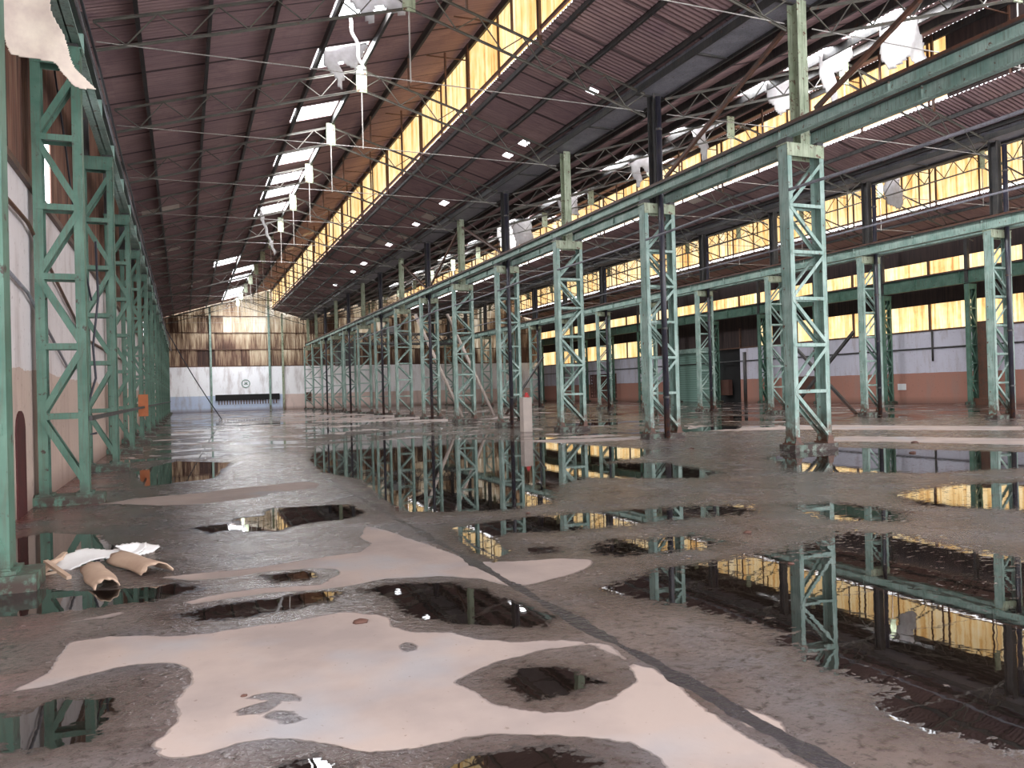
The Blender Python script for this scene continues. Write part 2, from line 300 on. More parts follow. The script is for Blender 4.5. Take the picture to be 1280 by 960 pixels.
dryc=n.mix(n.maprange(blot,.4,.62),(.35,.275,.24),(.27,.215,.195)); dryc=n.mix(n.maprange(blot2,.54,.68,0,.55),dryc,(.27,.29,.32))
speck=n.noise(30,2,.5); dryc=n.mix(n.maprange(speck,.70,.74,0,.6),dryc,(.14,.09,.07))
dampc=n.mix(n.maprange(blot,.35,.65),(.085,.060,.054),(.145,.112,.102)); dampc=n.mix(n.maprange(blot2,.45,.65,0,.7),dampc,(.11,.105,.115)); 
dampc=n.mix(n.maprange(nf,.54,.66,0,.8),dampc,(.04,.028,.025)); dampc=n.mix(n.maprange(watv,-.30,.0,0,.75),dampc,(.055,.036,.03))
redd=n.math('MULTIPLY',n.maprange(co.outputs[0],-.6,-1.6),n.maprange(n.noise(.8,3),.42,.6)); dampc=n.mix(n.math('MULTIPLY',redd,.7),dampc,(.20,.06,.045))
watc=n.mix(n.maprange(blot,.4,.6),(.007,.005,.004),(.014,.009,.007))
# the dirt-filled joint in the slab
jx=n.math('ADD',co.outputs[0],c(n.noise(.7,4,.6),.10)); jd=n.math('ABSOLUTE',n.math('SUBTRACT',jx,2.36))
jw=n.math('ADD',.018,n.math('MULTIPLY',n.maprange(n.noise(1.6,4),.4,.75),.085))
jm=n.math('MULTIPLY',n.math('LESS_THAN',jd,jw),n.maprange(yy,2,60,1,.8)); 
dmask=n.math('MULTIPLY',dmask,n.math('SUBTRACT',1,jm))
dampc=n.mix(jm,dampc,(.035,.03,.035))
col=n.mix(dmask,dampc,dryc); col=n.mix(wmask,col,watc)
drough=n.math('ADD',n.maprange(nm,.35,.65,.07,.27),n.maprange(watv,-.35,-.02,.06,-.06))
rough=n.mix(dmask,drough,(.75,.75,.75)); rough=n.mix(wmask,rough,(.015,.015,.015))
rsep=n.n('ShaderNodeSeparateColor',Color=rough).outputs[0]
bh=n.math('MULTIPLY',n.math('ADD',nf,n.math('MULTIPLY',speck,.5)),n.math('SUBTRACT',1,wmask))
bh=n.math('MULTIPLY',bh,n.math('SUBTRACT',1,n.math('MULTIPLY',dmask,.8))); rip=n.math('MULTIPLY',n.noise(6,2),.02); bh=n.math('ADD',bh,rip)
M['floor']=n.done(n.bsdf(col,rsep,bump=bh,bstr=.6,bdist=.02,IOR=n.math('ADD',1.45,n.math('MULTIPLY',wmask,.35))))
fl=np_mesh('floor',V,F,M['floor'],True)
for nme,arr in (('dry',fd),('water',fw)):
    at=fl.data.attributes.new(nme,'FLOAT','POINT'); at.data.foreach_set('value',arr.astype(np.float32))
tag(fl,kind='structure')

# ------------------------------------------------------------------ layout
YC=[13.97+5.9*k for k in range(-1,14)]          # column lines, from the camera towards the end wall
YEND=93.0; Y0=-2.0
XL,XM,XN,XP=-1.67,13.01,27.58,41.6
NAVES=[(-2.05,13.05,5.62,9.46),(13.05,27.6,20.45,24.65),(27.6,42.3,34.9,39.2)]   # eave, eave, truss apex, clerestory line
ZG=10.33; K=.29
NN=['nave beside the plaster wall','middle nave','far nave']

# ------------------------------------------------------------------ roofs
def roof(x0,x1,z0,z1,holes,name):
    xsr=sorted(set([x0,x1]+[h[0] for h in holes]+[h[1] for h in holes]))
    pitch=.16; nper=6; ysr=np.arange(Y0,YEND+.01,pitch/nper)
    XX,YY=np.meshgrid(xsr,ysr); z=z0+(XX-x0)*(z1-z0)/(x1-x0)+.022*np.sin(2*PI*YY/pitch)
    V=np.stack([XX.ravel(),YY.ravel(),z.ravel()],1); nx=len(xsr); ny=len(ysr)
    idx=np.arange(nx*ny).reshape(ny,nx); keep=np.ones((ny-1,nx-1),bool)
    cx=(np.array(xsr)[:-1]+np.array(xsr)[1:])/2; cy=(ysr[:-1]+ysr[1:])/2
    for a,b,c_,d in holes:
        keep &= ~(((cx>a)&(cx<b))[None,:]&((cy>c_)&(cy<d))[:,None])
    F=np.stack([idx[:-1,:-1],idx[:-1,1:],idx[1:,1:],idx[1:,:-1]],-1)[keep]
    o=np_mesh(name,V,F,M['roof'],True); tag(o,kind='structure'); return o
SKY1=[(20.3,22.3),(24.4,26.0),(29.7,31.3),(35.9,37.6),(39.6,41.2),(42.3,44.2),(46.2,48.4),(62,65),(69,71.5),(74,77),(83,91)]
SKY2=[(9.5,11),(13.2,15),(16.4,18.4),(19.0,20.9),(21.9,23.4),(27,28.2),(31.0,33.6),(38.6,41),(45,47.4),(52,54),(58,61),(66,68),(74,77)]
SKY3=[(18,20),(30,32),(39,41),(52,54),(64,66)]
# small gaps in the sheets by the valley gutters
for i,(a,b,m,s) in enumerate(NAVES):
    holes=[]
    w0=m-1.62; w1=m-.02
    for p,q in (SKY1,SKY2,SKY3)[i]: holes.append((w0,w1,p,q))
    if i==0: holes=[h if h[2]<60 else (h[0]-(1.7 if h[2]<66 else 0),h[1]-(1.7 if h[2]<66 else 0),h[2],h[3]) for h in holes]
    if i==1: holes+=[(s-1.5,s-.3,y,y+1.2) for y in (12.4,15.5,24.6,35.2,49.4)]
    roof(a,s,ZG,ZG+K*(s-a),holes,'roof_rising_slope')
    hr=[]
    ys_=[(21.3,.35),(26.6,.5),(28.2,.4),(36.2,.7),(41.3,.6),(47.4,.7),(54.6,1.0),(58.5,.9),(66,.8)] if i==0 else []
    for y,w in ys_: hr.append((b-1.35,b-1.05,y,y+w))
    roof(s-.12,b,ZG+K*(b-s),ZG,hr,'roof_falling_slope')

# purlins
def purlin_label(i,j,side): return f"dark steel purlin under the roof of the {NN[i]}, {ORD[j]} counted up from its {side} gutter"
for i,(a,b,m,s) in enumerate(NAVES):
    w=b-a
    left=[a+1.2+1.63*k for k in range(20) if a+1.2+1.63*k < s-.9]+[s-.08]
    right=[b-.78-1.34*k for k in range(3) if b-.78-1.34*k > s+.1]
    for side,arr in (('rising',left),('falling',right)):
        for j,x in enumerate(arr):
            z=(ZG+K*(x-a)) if side=='rising' else (ZG+K*(b-x))
            mb=MB(); d=.24 if side=='rising' else .13
            mb.box(x-.012,x+.012,Y0,YEND,z-.03-d,z-.03); mb.box(x-.012,x+.07,Y0,YEND,z-.045,z-.03); mb.box(x-.012,x+.07,Y0,YEND,z-.045-d,z-.03-d)
            o=mb.build('purlin',M['darksteel'])
            lab=(f"roof purlin, rising slope of the {NN[i]}, {ORD[j]} from the eave" if side=='rising'
                 else f"roof purlin, falling slope of the {NN[i]}, {ORD[j]} from the gutter")
            tag(o,lab,'purlin',f"purlins over the {NN[i]}")

# clerestory bands of yellow sheeting between the two roof levels
for i,(a,b,m,s) in enumerate(NAVES):
    zb=ZG+K*(b-s)+.16; zt=ZG+K*(s-a)
    w=empty(f'window_{i+1}',(s,0,0)); tag(w,kind='structure')
    mb=MB(); y=19.4 if i==1 else Y0
    if i==1: MB().box(-.01,.01,Y0,19.4,zb-.1,zt-.05).build('dark_panel',M['darkclad'],w)
    mb.box(.0,.02,y,YEND,zb,zt-.05); mb.build('glazing',M['glaze'],w)
    MB().box(-.09,-.02,Y0,YEND,zb+.02,zb+.11).build('rail',M['rust'],w)
    y=8.1; mul=MB().box(-.07,-.01,-.035,.035,zb-.2,zt-.1).build('mullion',M['rust'],w); mul.location=(0,8.1,0)
    st=MB().bar((-.04,0,zb+.75*(zt-zb)),(-1.5,0,zt-.55),.035,.035).build('strut',M['rust'],w); st.location=(0,8.1,0)
    for k in range(1,28):
        c=mul.copy(); COL.objects.link(c); c.parent=w; c.location=(0,8.1+3*k,0)
        c=st.copy(); COL.objects.link(c); c.parent=w; c.location=(0,8.1+3*k,0)

# ------------------------------------------------------------------ trusses
def make_truss(i):
    a,b,m,s=NAVES[i]; r=empty('roof_truss',(0,0,0)); mat=M['truss']
    za=ZG+K*(m-a)-.36; D=.66
    zl=za-K*(m-a-.35); zr=za-K*(b-.35-m)
    L=(a+.35,0,zl); A=(m,0,za); R=(b-.35,0,zr)
    for nm,off in (('top_chord',0),('bottom_chord',-D)):
        for P in (L,R):
            mb=MB(); p=(P[0],0,P[2]+off); q=(m,0,za+off)
            mb.bar(p,q,.07,.015); mb.bar((p[0],0,p[2]-.03),(q[0],0,q[2]-.03),.015,.06); mb.build(nm,mat,r)
    for P,sg in ((L,-1),(R,1)):
        mb=MB(); nseg=11
        for k in range(nseg):
            f0=k/nseg; f1=(k+1)/nseg
            def pt(f,o): return (m+(P[0]-m)*f,0,za+(P[2]-za)*f+o)
            p,q=(pt(f0,-D),pt(f1,-.03)) if k%2==0 else (pt(f0,-.03),pt(f1,-D))
            mb.bar(p,q,.028,.028)
        mb.build('web_bracing',M['truss'],r)
    MB().box(m-.17,m+.17,-.03,.03,za-D-.1,za+.12).build('ridge_plate',M['palegreen'],r); rpl=r.children[-1] if False else [x for x in bpy.data.objects if x.parent==r and x.name.startswith('ridge_plate')][0]
    MB().tube([(a+.4,0,9.6),(m,0,9.63),(b-.4,0,9.6)],.014,6).build('tie_rod',M['rod'],r)
    MB().tube([(m,0,za-D),(m,0,9.58)],.02,6).build('hanger_rod',M['rod'],rpl)
    for x in (m+1.6,m+2.9):
        zc=za-K*(x-m); MB().bar((x,0,zc),(x,0,ZG+K*(x-a)-.25),.06,.06,(0,1,0)).build('prop',M['rust'],r)
    MB().bar((s-.1,0,za-K*(s-m)),(s-.1,0,ZG+K*(s-a)-.1),.08,.08,(0,1,0)).build('clerestory_post',M['rust'],r)
    return r
for i in range(3):
    t0=make_truss(i)
    for k,y in enumerate(YC):
        if i and k==0: continue
        t=t0 if k==(1 if i else 0) else copy_tree(t0)
        t.location=(0,y,0)
        tag(t,f"steel roof truss over the {NN[i]}, {ORD[k if not i else k-1]} from the open end",'roof truss',f"roof trusses of the {NN[i]}")

# ------------------------------------------------------------------ lattice columns
def make_column(W, D, lw, legmat, z0=.16, z1=6.84, panels=6, bw=.075, post=True, plinth='green', topz=10.12):
    r=empty('lattice_column'); legs=[]
    for sg in (-1,1):
        mb=MB(); xo=sg*W/2; xi=xo-sg*lw
        mb.box(min(xo,xo-sg*.02),max(xo,xo-sg*.02),-D/2,D/2,z0,z1)
        for y in (-D/2,D/2-.016): mb.box(min(xo,xi),max(xo,xi),y,y+.016,z0,z1)
        lg=mb.build('leg',legmat,r); legs.append(lg)
    zb=[z0+.12+(z1-.32-z0-.12)*k/panels for k in range(panels+1)]
    for y,o in ((-D/2,(0,-1,0)),(D/2,(0,1,0))):
        for k in range(1,panels):
            MB().angle((-W/2+.03,y,zb[k]),(W/2-.03,y,zb[k]),bw,.012,o).build('batten',legmat,r)
        for k in range(panels):
            p,q=((-W/2+.06,zb[k+1]-.04),(W/2-.06,zb[k]+.04)) if k%2==0 else ((-W/2+.06,zb[k]+.04),(W/2-.06,zb[k+1]-.04))
            MB().angle((p[0],y,p[1]),(q[0],y,q[1]),bw,.012,o).build('diagonal_brace',legmat,r)
    mb=MB(); mb.box(-W/2-.02,W/2+.02,-D/2-.02,D/2+.02,z1,z1+.03)
    for y in (-D/2-.014,D/2): mb.box(-W/2,W/2,y,y+.014,z1-.26,z1)
    mb.build('cap_beam',M['palegreen'] if W>1 else legmat,r)
    for sg in (-1,1):
        mb=MB(); x=sg*(W/2-lw/2)
        mb.box(x-lw/2-.05,x+lw/2+.05,-D/2-.06,D/2+.06,z0-.02,z0+.012)
        for yy_ in (-D/2-.03,D/2+.015):
            mb.prism([(x-lw/2-.03,z0),(x+lw/2+.03,z0),(x+lw/2-.01,z0+(.15 if W>1 else .03)),(x-lw/2+.01,z0+(.15 if W>1 else .03))],-yy_-.015,-yy_,Matrix.Rotation(PI/2,4,'X'))
        mb.build('foot_plate',M['rust'] if W>1 else legmat,legs[0 if sg<0 else 1])
    ex=.2 if plinth=='left' else .08
    MB().box(-W/2-.1,W/2+ex,-D/2-.1,D/2+.1,0,z0-.02).build('plinth',legmat if plinth=='left' else M['plinth'],r)
    if post:
        mb=MB(); pw=.16
        mb.box(-.01,.01,-pw,pw,z1+.03,topz)
        for y in (-pw,pw-.02): mb.box(-.13,.13,y,y+.02,z1+.03,topz)
        mb.build('upper_post',M['palegreen'],r)
    else:
        mb=MB(); mb.box(-W/2,-W/2+.2,-.1,.1,z1,topz-.1); mb.build('upper_post',M['darksteel'],r)
    return r
M['plinth']=paint('painted_concrete',(.10,.15,.12),(.22,.24,.20),.56,(.05,.03,.025),rough=.7)
cM=make_column(1.05,.30,.13,M['green'])
cM['label']=''
pipe_rows=set()
def place(proto,first,x,y,label,group):
    o=proto if first else copy_tree(proto)
    o.location=(x,y,0); tag(o,label,'column',group); return o
first=True
for k,y in enumerate(YC):
    if k==0: continue
    if y>YEND-1: continue
    place(cM,first,XM,y,f"tall green lattice column of the central row carrying two crane girders, {ORD[k-1]} from the camera",'green lattice columns of the central row'); first=False
for k,y in enumerate(YC):
    if k<2: continue
    if y>YEND-1: continue
    place(cM,False,XN,y,f"green lattice column in the row between middle and far naves, {ORD[k-2]} from the camera",'green lattice columns of the next row')
cL=make_column(.66,.26,.13,M['green_shade'],bw=.09,post=False,plinth='left')
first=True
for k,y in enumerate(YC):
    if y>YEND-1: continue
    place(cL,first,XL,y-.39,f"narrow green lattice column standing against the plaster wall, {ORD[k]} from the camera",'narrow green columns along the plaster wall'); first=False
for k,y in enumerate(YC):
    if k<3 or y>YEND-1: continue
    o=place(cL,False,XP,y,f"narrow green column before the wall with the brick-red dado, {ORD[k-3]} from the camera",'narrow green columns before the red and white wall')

kids_={}
for x in bpy.data.objects:
    if x.name.startswith('upper_post') and x.parent and (x.parent.location.x>20 or (abs(x.parent.location.x-XM)<.1 and min(abs(x.parent.location.y-YC[k]) for k in (2,4,6,8,10,12))<.1)):
        x.material_slots[0].link='OBJECT'; x.material_slots[0].material=M['darksteel']
# downpipes on every other column of the inner rows
def downpipe(x,y,lab,first=[None]):
    if first[0] is None:
        r=empty('downpipe'); mb=MB().tube([(0,0,.02),(0,0,9.95)],.085,12); mb.build('pipe',M['pipe'],r,True)
        for z in (1.2,3.2,5.2,7.2,9.0): 
            c=MB().tube([(0,0,z-.03),(0,0,z+.03)],.10,12).build('pipe_collar',M['darksteel'],r)
        first[0]=r; o=r
    else: o=copy_tree(first[0])
    o.location=(x,y,0); tag(o,lab,'downpipe','black rainwater downpipes on the columns'); return o
for k in (2,4,6,8,10,12): downpipe(XM-.06,YC[k]-.31,f"black rainwater downpipe before the {ORD[k-1]} lattice column of the central row")
for k in (2,3,5,7,9): downpipe(XN+.1,YC[k]-.31,f"black rainwater downpipe before the {ORD[k-2]} lattice column between middle and far naves")

# ------------------------------------------------------------------ crane girders
def girder(x,lab,y0=2,y1=90,z=6.92,h=.46,w=.26,mat='green',rail=True,gname='crane girders'):
    r=empty('crane_girder',(x,0,0))
    mb=MB(); mb.box(-.01,.01,y0,y1,z,z+h); mb.box(-w/2,w/2,y0,y1,z,z+.025); mb.build('beam',M[mat],r)
    MB().box(-w/2,w/2,y0,y1,z+h-.025,z+h).build('top_flange',M['darksteel'],r); tf=[x for x in bpy.data.objects if x.parent==r and x.name.startswith('top_flange')][0]
    if rail: MB().box(-.03,.03,y0,y1,z+h,z+h+.09).build('rail',M['rust'],tf)
    sf=None; y=8.1
    while y<90:
        for dy in (0,):
            if sf is None: sf=MB().box(-w/2+.02,w/2-.02,-.008,.008,z+.025,z+h-.025).build('stiffener',M[mat],r); o=sf
            else: o=sf.copy(); COL.objects.link(o); o.parent=r
            o.location=(0,y,0)
        y+=3
    bp=None
    for yy_ in YC:
        if bp is None: bp=MB().box(-.09,.09,-.14,.14,6.872,z).build('bearing_plate',M['darksteel'],r); o=bp
        else: o=bp.copy(); COL.objects.link(o); o.parent=r
        o.location=(0,yy_-(.39 if x<0 else 0),0)
    tag(r,lab,'crane girder',gname); return r
girder(-1.45,'green crane girder running on the narrow columns along the plaster wall',y0=4)
girder(XM-.43,'green crane girder on the central row, facing the plaster wall',z=6.99,h=.25,w=.18)
girder(XM+.45,'green crane girder on the central row, facing the middle nave',z=6.95,h=.32,w=.18)
girder(XN-.40,'pale green crane girder on the next row, facing the central row',y0=8,z=6.90,h=.40)
girder(XN+.40,'green crane girder on the next row, facing the far nave',y0=8)
girder(XP-.25,'green crane girder before the wall with yellow window bands',y0=14,h=.75,mat='green_shade')

# valley gutters
for x,lab in ((XM,'grey metal valley gutter above the central row'),(XN,'grey metal valley gutter above the second row of columns')):
    r=empty('valley_gutter',(x,0,0)); mb=MB()
    mb.box(-.48,.48,Y0,YEND,10.2,10.22); mb.box(-.5,-.48,Y0,YEND,10.2,10.42); mb.box(.48,.5,Y0,YEND,10.2,10.42); mb.build('trough',M['galv'],r)
    MB().box(-.56,-.5,Y0,YEND,10.12,10.3).build('edge_beam',M['darksteel'],r); MB().box(.5,.56,Y0,YEND,10.12,10.3).build('edge_beam',M['darksteel'],r)
    s0=None
    for k in range(30):
        if s0 is None: s0=MB().box(-.5,.5,-.03,.03,10.15,10.2).build('cross_strap',M['darksteel'],r); o=s0
        else: o=s0.copy(); COL.objects.link(o); o.parent=r
        o.location=(0,5.1+3*k,0)
    tag(r,lab,'gutter')
MB().box(-2.1,-1.95,Y0,YEND,9.9,10.3).build('trim_1',M['darksteel'])
bpy.data.objects['trim_1']['kind']='structure'

# long raking braces above the girders of the central row
for k,dirn in ((0,1),(1,1),(2,0),(3,0),(4,-1),(5,1),(6,-1)):
    if not dirn: continue
    y0,y1=(YC[k],YC[k+1]) if dirn>0 else (YC[k+1],YC[k])
    sgn=1 if y1>y0 else -1
    o=MB().bar((XM,y0+.3*sgn,9.7),(XM,y1-.5*sgn,7.55),.09,.09).build('raking_brace',M['rust'])
    tag(o,f"rusty raking brace between upper posts above the central girder, {ORD[k]} bay from the camera",'brace','raking braces between upper posts')

# ------------------------------------------------------------------ walls
mb=MB(); mb.box(-2.4,-2.07,4,YEND,0,4.75); o=mb.build('wall_left',M['plaster_left']); tag(o,kind='structure')
slots=[(15.3,16.25,4.75,6.2)]+[(15.4+6*k,16.3+6*k,3.5 if k<99 else 0,6.2) for k in range(1,13)]
def corr_wall(name, mat, p0, p1, z0, z1, holes=(), pitch=.18, amp=.02, ax='y', x=0):
    h=np.arange(p0,p1+1e-6,pitch/4); zs=sorted(set([z0,z1]+[q[2] for q in holes if z0<q[2]<z1]+[q[3] for q in holes if z0<q[3]<z1]))
    H,Z=np.meshgrid(h,zs); off=x+amp*np.sin(2*PI*H/pitch)
    V=np.stack([off.ravel(),H.ravel(),Z.ravel()],1) if ax=='y' else np.stack([H.ravel(),off.ravel(),Z.ravel()],1)
    ny,nx=H.shape; idx=np.arange(nx*ny).reshape(ny,nx); keep=np.ones((ny-1,nx-1),bool)
    ch=(h[:-1]+h[1:])/2; cz=(np.array(zs)[:-1]+np.array(zs)[1:])/2
    for a,b,c_,d in holes: keep&=~(((ch>a)&(ch<b))[None,:]&((cz>c_)&(cz<d))[:,None])
    F=np.stack([idx[:-1,:-1],idx[:-1,1:],idx[1:,1:],idx[1:,:-1]],-1)[keep]
    return np_mesh(name,V,F,mat,True)
o=corr_wall('wall_left_cladding',M['brownclad'],Y0,YEND,4.75,10.4,slots,x=-2.14); tag(o,kind='structure')
o=MB().box(-2.16,-2.0,Y0,YEND,4.7,4.8).build('trim_2',M['rust']); tag(o,kind='structure')

# far wall beyond the third row: red dado, white plaster, dark and yellow bands
XR=42.5
mb=MB(); 
for a,b in ((18,53.2),(63.5,73.5),(79.5,YEND)): mb.box(XR,XR+.3,a,b,0,4.5)
mb.box(XR,XR+.3,73.5,79.5,0,.4); mb.box(XR,XR+.3,73.5,79.5,3.0,4.5)
o=mb.build('wall_right',M['plaster_right']); tag(o,kind='structure')
def band(nm,y0,y1,z0,z1,mat,x=XR+.05):
    o=MB().box(x,x+.03,y0,y1,z0,z1).build(nm,mat); tag(o,kind='structure'); return o
for nm,z0,z1 in (('window_4',4.5,6.1),('window_5',7.75,8.75)):
    if z0<5:
        band(nm,Y0,46.5,z0,z1,M['glaze']); band('window_6',66,YEND,z0,z1,M['glaze']); 
        band('wall_right_cladding',46.5,49.3,z0,z1,M['darkclad']); band('window_7',49.3,50.6,z0,z1,M['glaze']); band('wall_right_cladding',50.6,66,z0,z1,M['darkclad'])
    else: band(nm,Y0,YEND,z0,z1,M['glaze'])
    r=None
    for k in range(15):
        o=MB().box(XR-.08,XR+.04,-.06,.06,z0,z1).build('trim_3',M['rust']) if r is None else r.copy()
        if r is not None: COL.objects.link(o)
        r=r or o; o.location=(0,17.1+6*k if k<12 else 8,0); tag(o,kind='structure')
band('wall_right_cladding',Y0,YEND,6.1,7.75,M['darkclad']); band('wall_right_cladding',Y0,YEND,8.75,10.5,M['darkclad'])
o=MB().box(XR-.04,XR+.02,Y0,YEND,4.44,4.54).build('trim_4',M['rust']); tag(o,kind='structure')
# roller shutter and dark gateway
r=empty('roller_shutter',(XR,0,0)); tag(r,'green ribbed roller shutter in the far wall beside a dark opening','shutter')
MB().box(.02,.06,56.5,63.5,0,4.6).build('curtain',M['shutter'],r); MB().box(-.2,.05,56.4,63.6,4.4,4.8).build('housing',M['green'],r)
for y in (56.4,63.5): MB().box(-.05,.05,y-.08,y+.08,0,4.5).build('guide_rail',M['green'],r)
o=MB().box(XR+.25,XR+.3,53.2,56.5,0,4.5).build('door_1',M['void']); tag(o,kind='structure')
o=MB().box(XR+.9,XR+1.0,72.5,80.5,0,4.5).build('wall_right_backing',M['brown']); tag(o,kind='structure')  # added dark backing, blocks the bright sky behind the lattice screen
# brick lattice screen
r=empty('lattice_screen',(XR,0,0)); tag(r,'openwork screen of reddish brick blocks low in the far wall','screen')
mb=MB()
for k in range(13): mb.box(.05,.2,73.5+k*.5-.07,73.5+k*.5+.07,.4,3)
for k in range(8): mb.box(.06,.19,73.5,79.5,.4+k*.35,.4+k*.35+.09)
mb.build('blocks',M['brown'],r)

# end wall
mb=MB(); mb.box(-2.4,10.4,YEND,YEND+.3,0,5); o=mb.build('wall_back',M['plaster_end_blue']); tag(o,kind='structure')
mb=MB(); mb.box(10.4,42.8,YEND,YEND+.3,0,5); o=mb.build('wall_back_bays',M['plaster_end_pink']); tag(o,kind='structure')
def roofz(x):
    for a,b,m,s in NAVES:
        if x<=s: return ZG+K*(x-a)
        if x<=b: return ZG+K*(b-x)
    return ZG
h=np.arange(-2.2,42.6,.045); V=[];F=[]
for j,x in enumerate(h):
    o_=.02*math.sin(2*PI*x/.18); V+=[(x,YEND+.1+o_,5.0),(x,YEND+.1+o_,roofz(x))]
    if j: F.append((2*j-2,2*j,2*j+1,2*j-1))
o=np_mesh('wall_back_cladding',np.array(V),np.array(F),M['clad'],True); tag(o,kind='structure')
for j in range(5):
    z=5.0+1.85*j; x0=-2.2; x1=42.5
    if z>10.2: 
        for a,b,m,s in NAVES:
            o=MB().box(max(a+(z-ZG)/K,a),s,YEND-.02,YEND+.06,z-.04,z+.04).build('trim_5',M['rust']); tag(o,kind='structure')
    else: o=MB().box(x0,x1,YEND-.02,YEND+.06,z-.05,z+.05).build('trim_5',M['rust']); tag(o,kind='structure')
for x,mt,lab in ((2.8,'green','slim green post on the end wall, between the slack cable and the dark recess'),(9.0,'green','slim green post on the end wall, under the yellow clerestory end'),(10.45,'palegreen','slim cream post on the end wall where blue and pink dados meet'),(20.5,'green','slim green post on the end wall of the middle nave'),(34.5,'green','slim green post on the end wall of the far nave')):
    mb=MB(); mb.box(x-.11,x+.11,YEND-.16,YEND-.14,0,roofz(x)-.2); mb.box(x-.01,x+.01,YEND-.14,YEND,0,roofz(x)-.2); mb.box(x-.11,x+.11,YEND-.02,YEND-.005,0,roofz(x)-.2)
    tag(mb.build('wall_post',M[mt]),lab,'post')
# long recess with dark slats, and the round emblem
r=empty('louvred_recess',(0,YEND,0)); tag(r,'dark slatted recess set low in the blue dado of the end wall','recess')
MB().box(3.2,10.0,-.12,.0,1.2,1.85).build('hood',M['void'],r)
mb=MB()
for k in range(22): mb.box(3.5+k*.29,3.6+k*.29,-.10,.0,.75,1.2)
mb.build('slats',M['rust'],r)
r=empty('round_emblem',(6.4,YEND-.01,3.05)); tag(r,'round green ring emblem painted high on the white end wall','emblem')
pts=[(math.cos(t)*.42,0,math.sin(t)*.42) for t in np.linspace(0,2*PI,33)]
MB().tube(pts,.055,6,False).build('ring',M['green'],r)
MB().bar((-.17,0,-.1),(.17,0,.12),.03,.12).build('sign_mark',M['green'],r)
MB().bar((-.12,0,.14),(.2,0,-.16),.03,.09).build('sign_mark',M['green'],r)
o=MB().box(12.8,13.5,YEND-.1,YEND,.9,1.9).build('wall_cabinet',M['brown']); tag(o,'brown cabinet hung on the pink dado of the end wall','cabinet')

# ------------------------------------------------------------------ overhead crane at the far end of the middle nave
r=empty('overhead_crane',(0,80,0)); tag(r,'dark overhead travelling crane bridge spanning the middle nave near the end wall','crane')
for y in (-1,1):
    mb=MB(); mb.bar((13.6,y,7.6),(27.0,y,7.6),.2,.12); mb.bar((13.9,y,6.6),(27.2,y,6.6),.2,.12)
    for k in range(14):
        x0=13.9+k*.95; mb.bar((x0,y,7.6 if k%2 else 6.6),(x0+.95,y,6.6 if k%2 else 7.6),.08,.08)
    mb.build('bridge_girder',M['darksteel'],r)
for x in (13.9,27.2): MB().box(x-.2,x+.2,-1.7,1.7,7.47,7.75).build('end_carriage',M['darksteel'],r)
MB().box(14.2,15.8,-.8,.8,4.4,6.4).build('cab',M['darksteel'],r)
MB().box(19,20.6,-1.1,1.1,7.7,8.3).build('trolley',M['darksteel'],r)

# ------------------------------------------------------------------ cables and pipes
def tube(nm,pts,rad,mat,lab,cat,n=8):
    o=MB().tube(pts,rad,n).build(nm,M[mat],None,True); return tag(o,lab,cat)
pts=[(12.52,4+ (62-4)*t/24,5.86-.35*math.sin(PI*((t/24*58)%12)/12)*.25) for t in range(25)]
tube('service_pipe',pts,.035,'galv','long grey service pipe running past the central row below its girder','pipe')
tube('service_pipe',[(14.2,6,5.0),(14.2,30,4.9),(14.2,60,5.0)],.022,'galv','thin grey pipe running behind the central row of columns','pipe')
for j,(dx,dz) in enumerate(((0,0),(.07,-.03))):
    tube('hanging_cable',[(-1.12+dx,8+k*2.5,6.55+dz-.12*math.sin(PI*((k*2.5)%6)/6)) for k in range(33)],.02,'black' if j else 'galv',
     'black cable strung along the girder by the plaster wall' if j else 'silvery cable strung along the girder by the plaster wall','cable')
tube('slack_cable',[(-1.3+3.7*t,60-1.5*t,6.9*(1-t)+.02-1.0*math.sin(PI*t)*.25) for t in [k/16 for k in range(17)]],.035,'black','dark slack cable slanting from the wall girder down to the floor joint','cable')
tube('wall_conduit',[(-2.03,7,4.15),(-2.0,13,4.1),(-2.03,20,2.95),(-2.03,40,3.0),(-2.03,90,3.0)],.03,'rust','rusty conduit sloping along the plaster wall behind the narrow columns','conduit')
tube('wall_conduit',[(-2.02,7,3.6),(-2.02,13,3.1),(-2.02,17,2.2),(-2.02,20,2.25)],.025,'galv','grey conduit sagging low along the plaster wall near the arched recess','conduit')
tube('dangling_cable',[(-1.26,14.3,4.1),(-1.24,14.3,3.2),(-1.33,14.3,2.4),(-1.30,14.3,1.9),(-1.5,14.3,1.2),(-1.42,14.3,1.0),(-1.30,14.3,1.02)],.018,'black','black cable end dangling beside the second narrow column by the wall','cable')
tube('dangling_cable',[(-1.75,13.9,6.8),(-1.62,13.9,5.6),(-1.5,13.9,4.3),(-1.3,13.9,3.1)],.014,'black','thin black wire slanting across the second narrow column','cable')
o=MB().box(-1.33,-1.29,13.5,92,1.24,1.31).build('guard_rail',M['darksteel']); tag(o,'dark steel guard rail linking the narrow columns along the plaster wall','rail')
tube('wall_pipe',[(XR-.05,20,3.4),(XR-.05,92,3.4)],.05,'darksteel','dark horizontal pipe fixed across the white plaster of the far wall','pipe')
tube('wall_pipe',[(XR-.06,34.95,4.5),(XR-.06,34.95,2.6)],.06,'darksteel','short dark vertical pipe hanging down the white far wall','pipe')
tube('standing_pole',[(39,48.3,0),(39,48.3,3.9)],.13,'darksteel','lone dark pole standing free before the brick-red dado','pole')
# cross brace far off
r=empty('cross_brace',(XN-.1,0,0)); tag(r,'dark crossed steel brace between far columns of the second row','brace')
MB().bar((0,26.6,.06),(0,30.8,3.7),.12,.12).build('brace_bar',M['darksteel'],r); MB().bar((0,26.6,3.7),(0,30.8,.06),.12,.12).build('brace_bar',M['darksteel'],r)
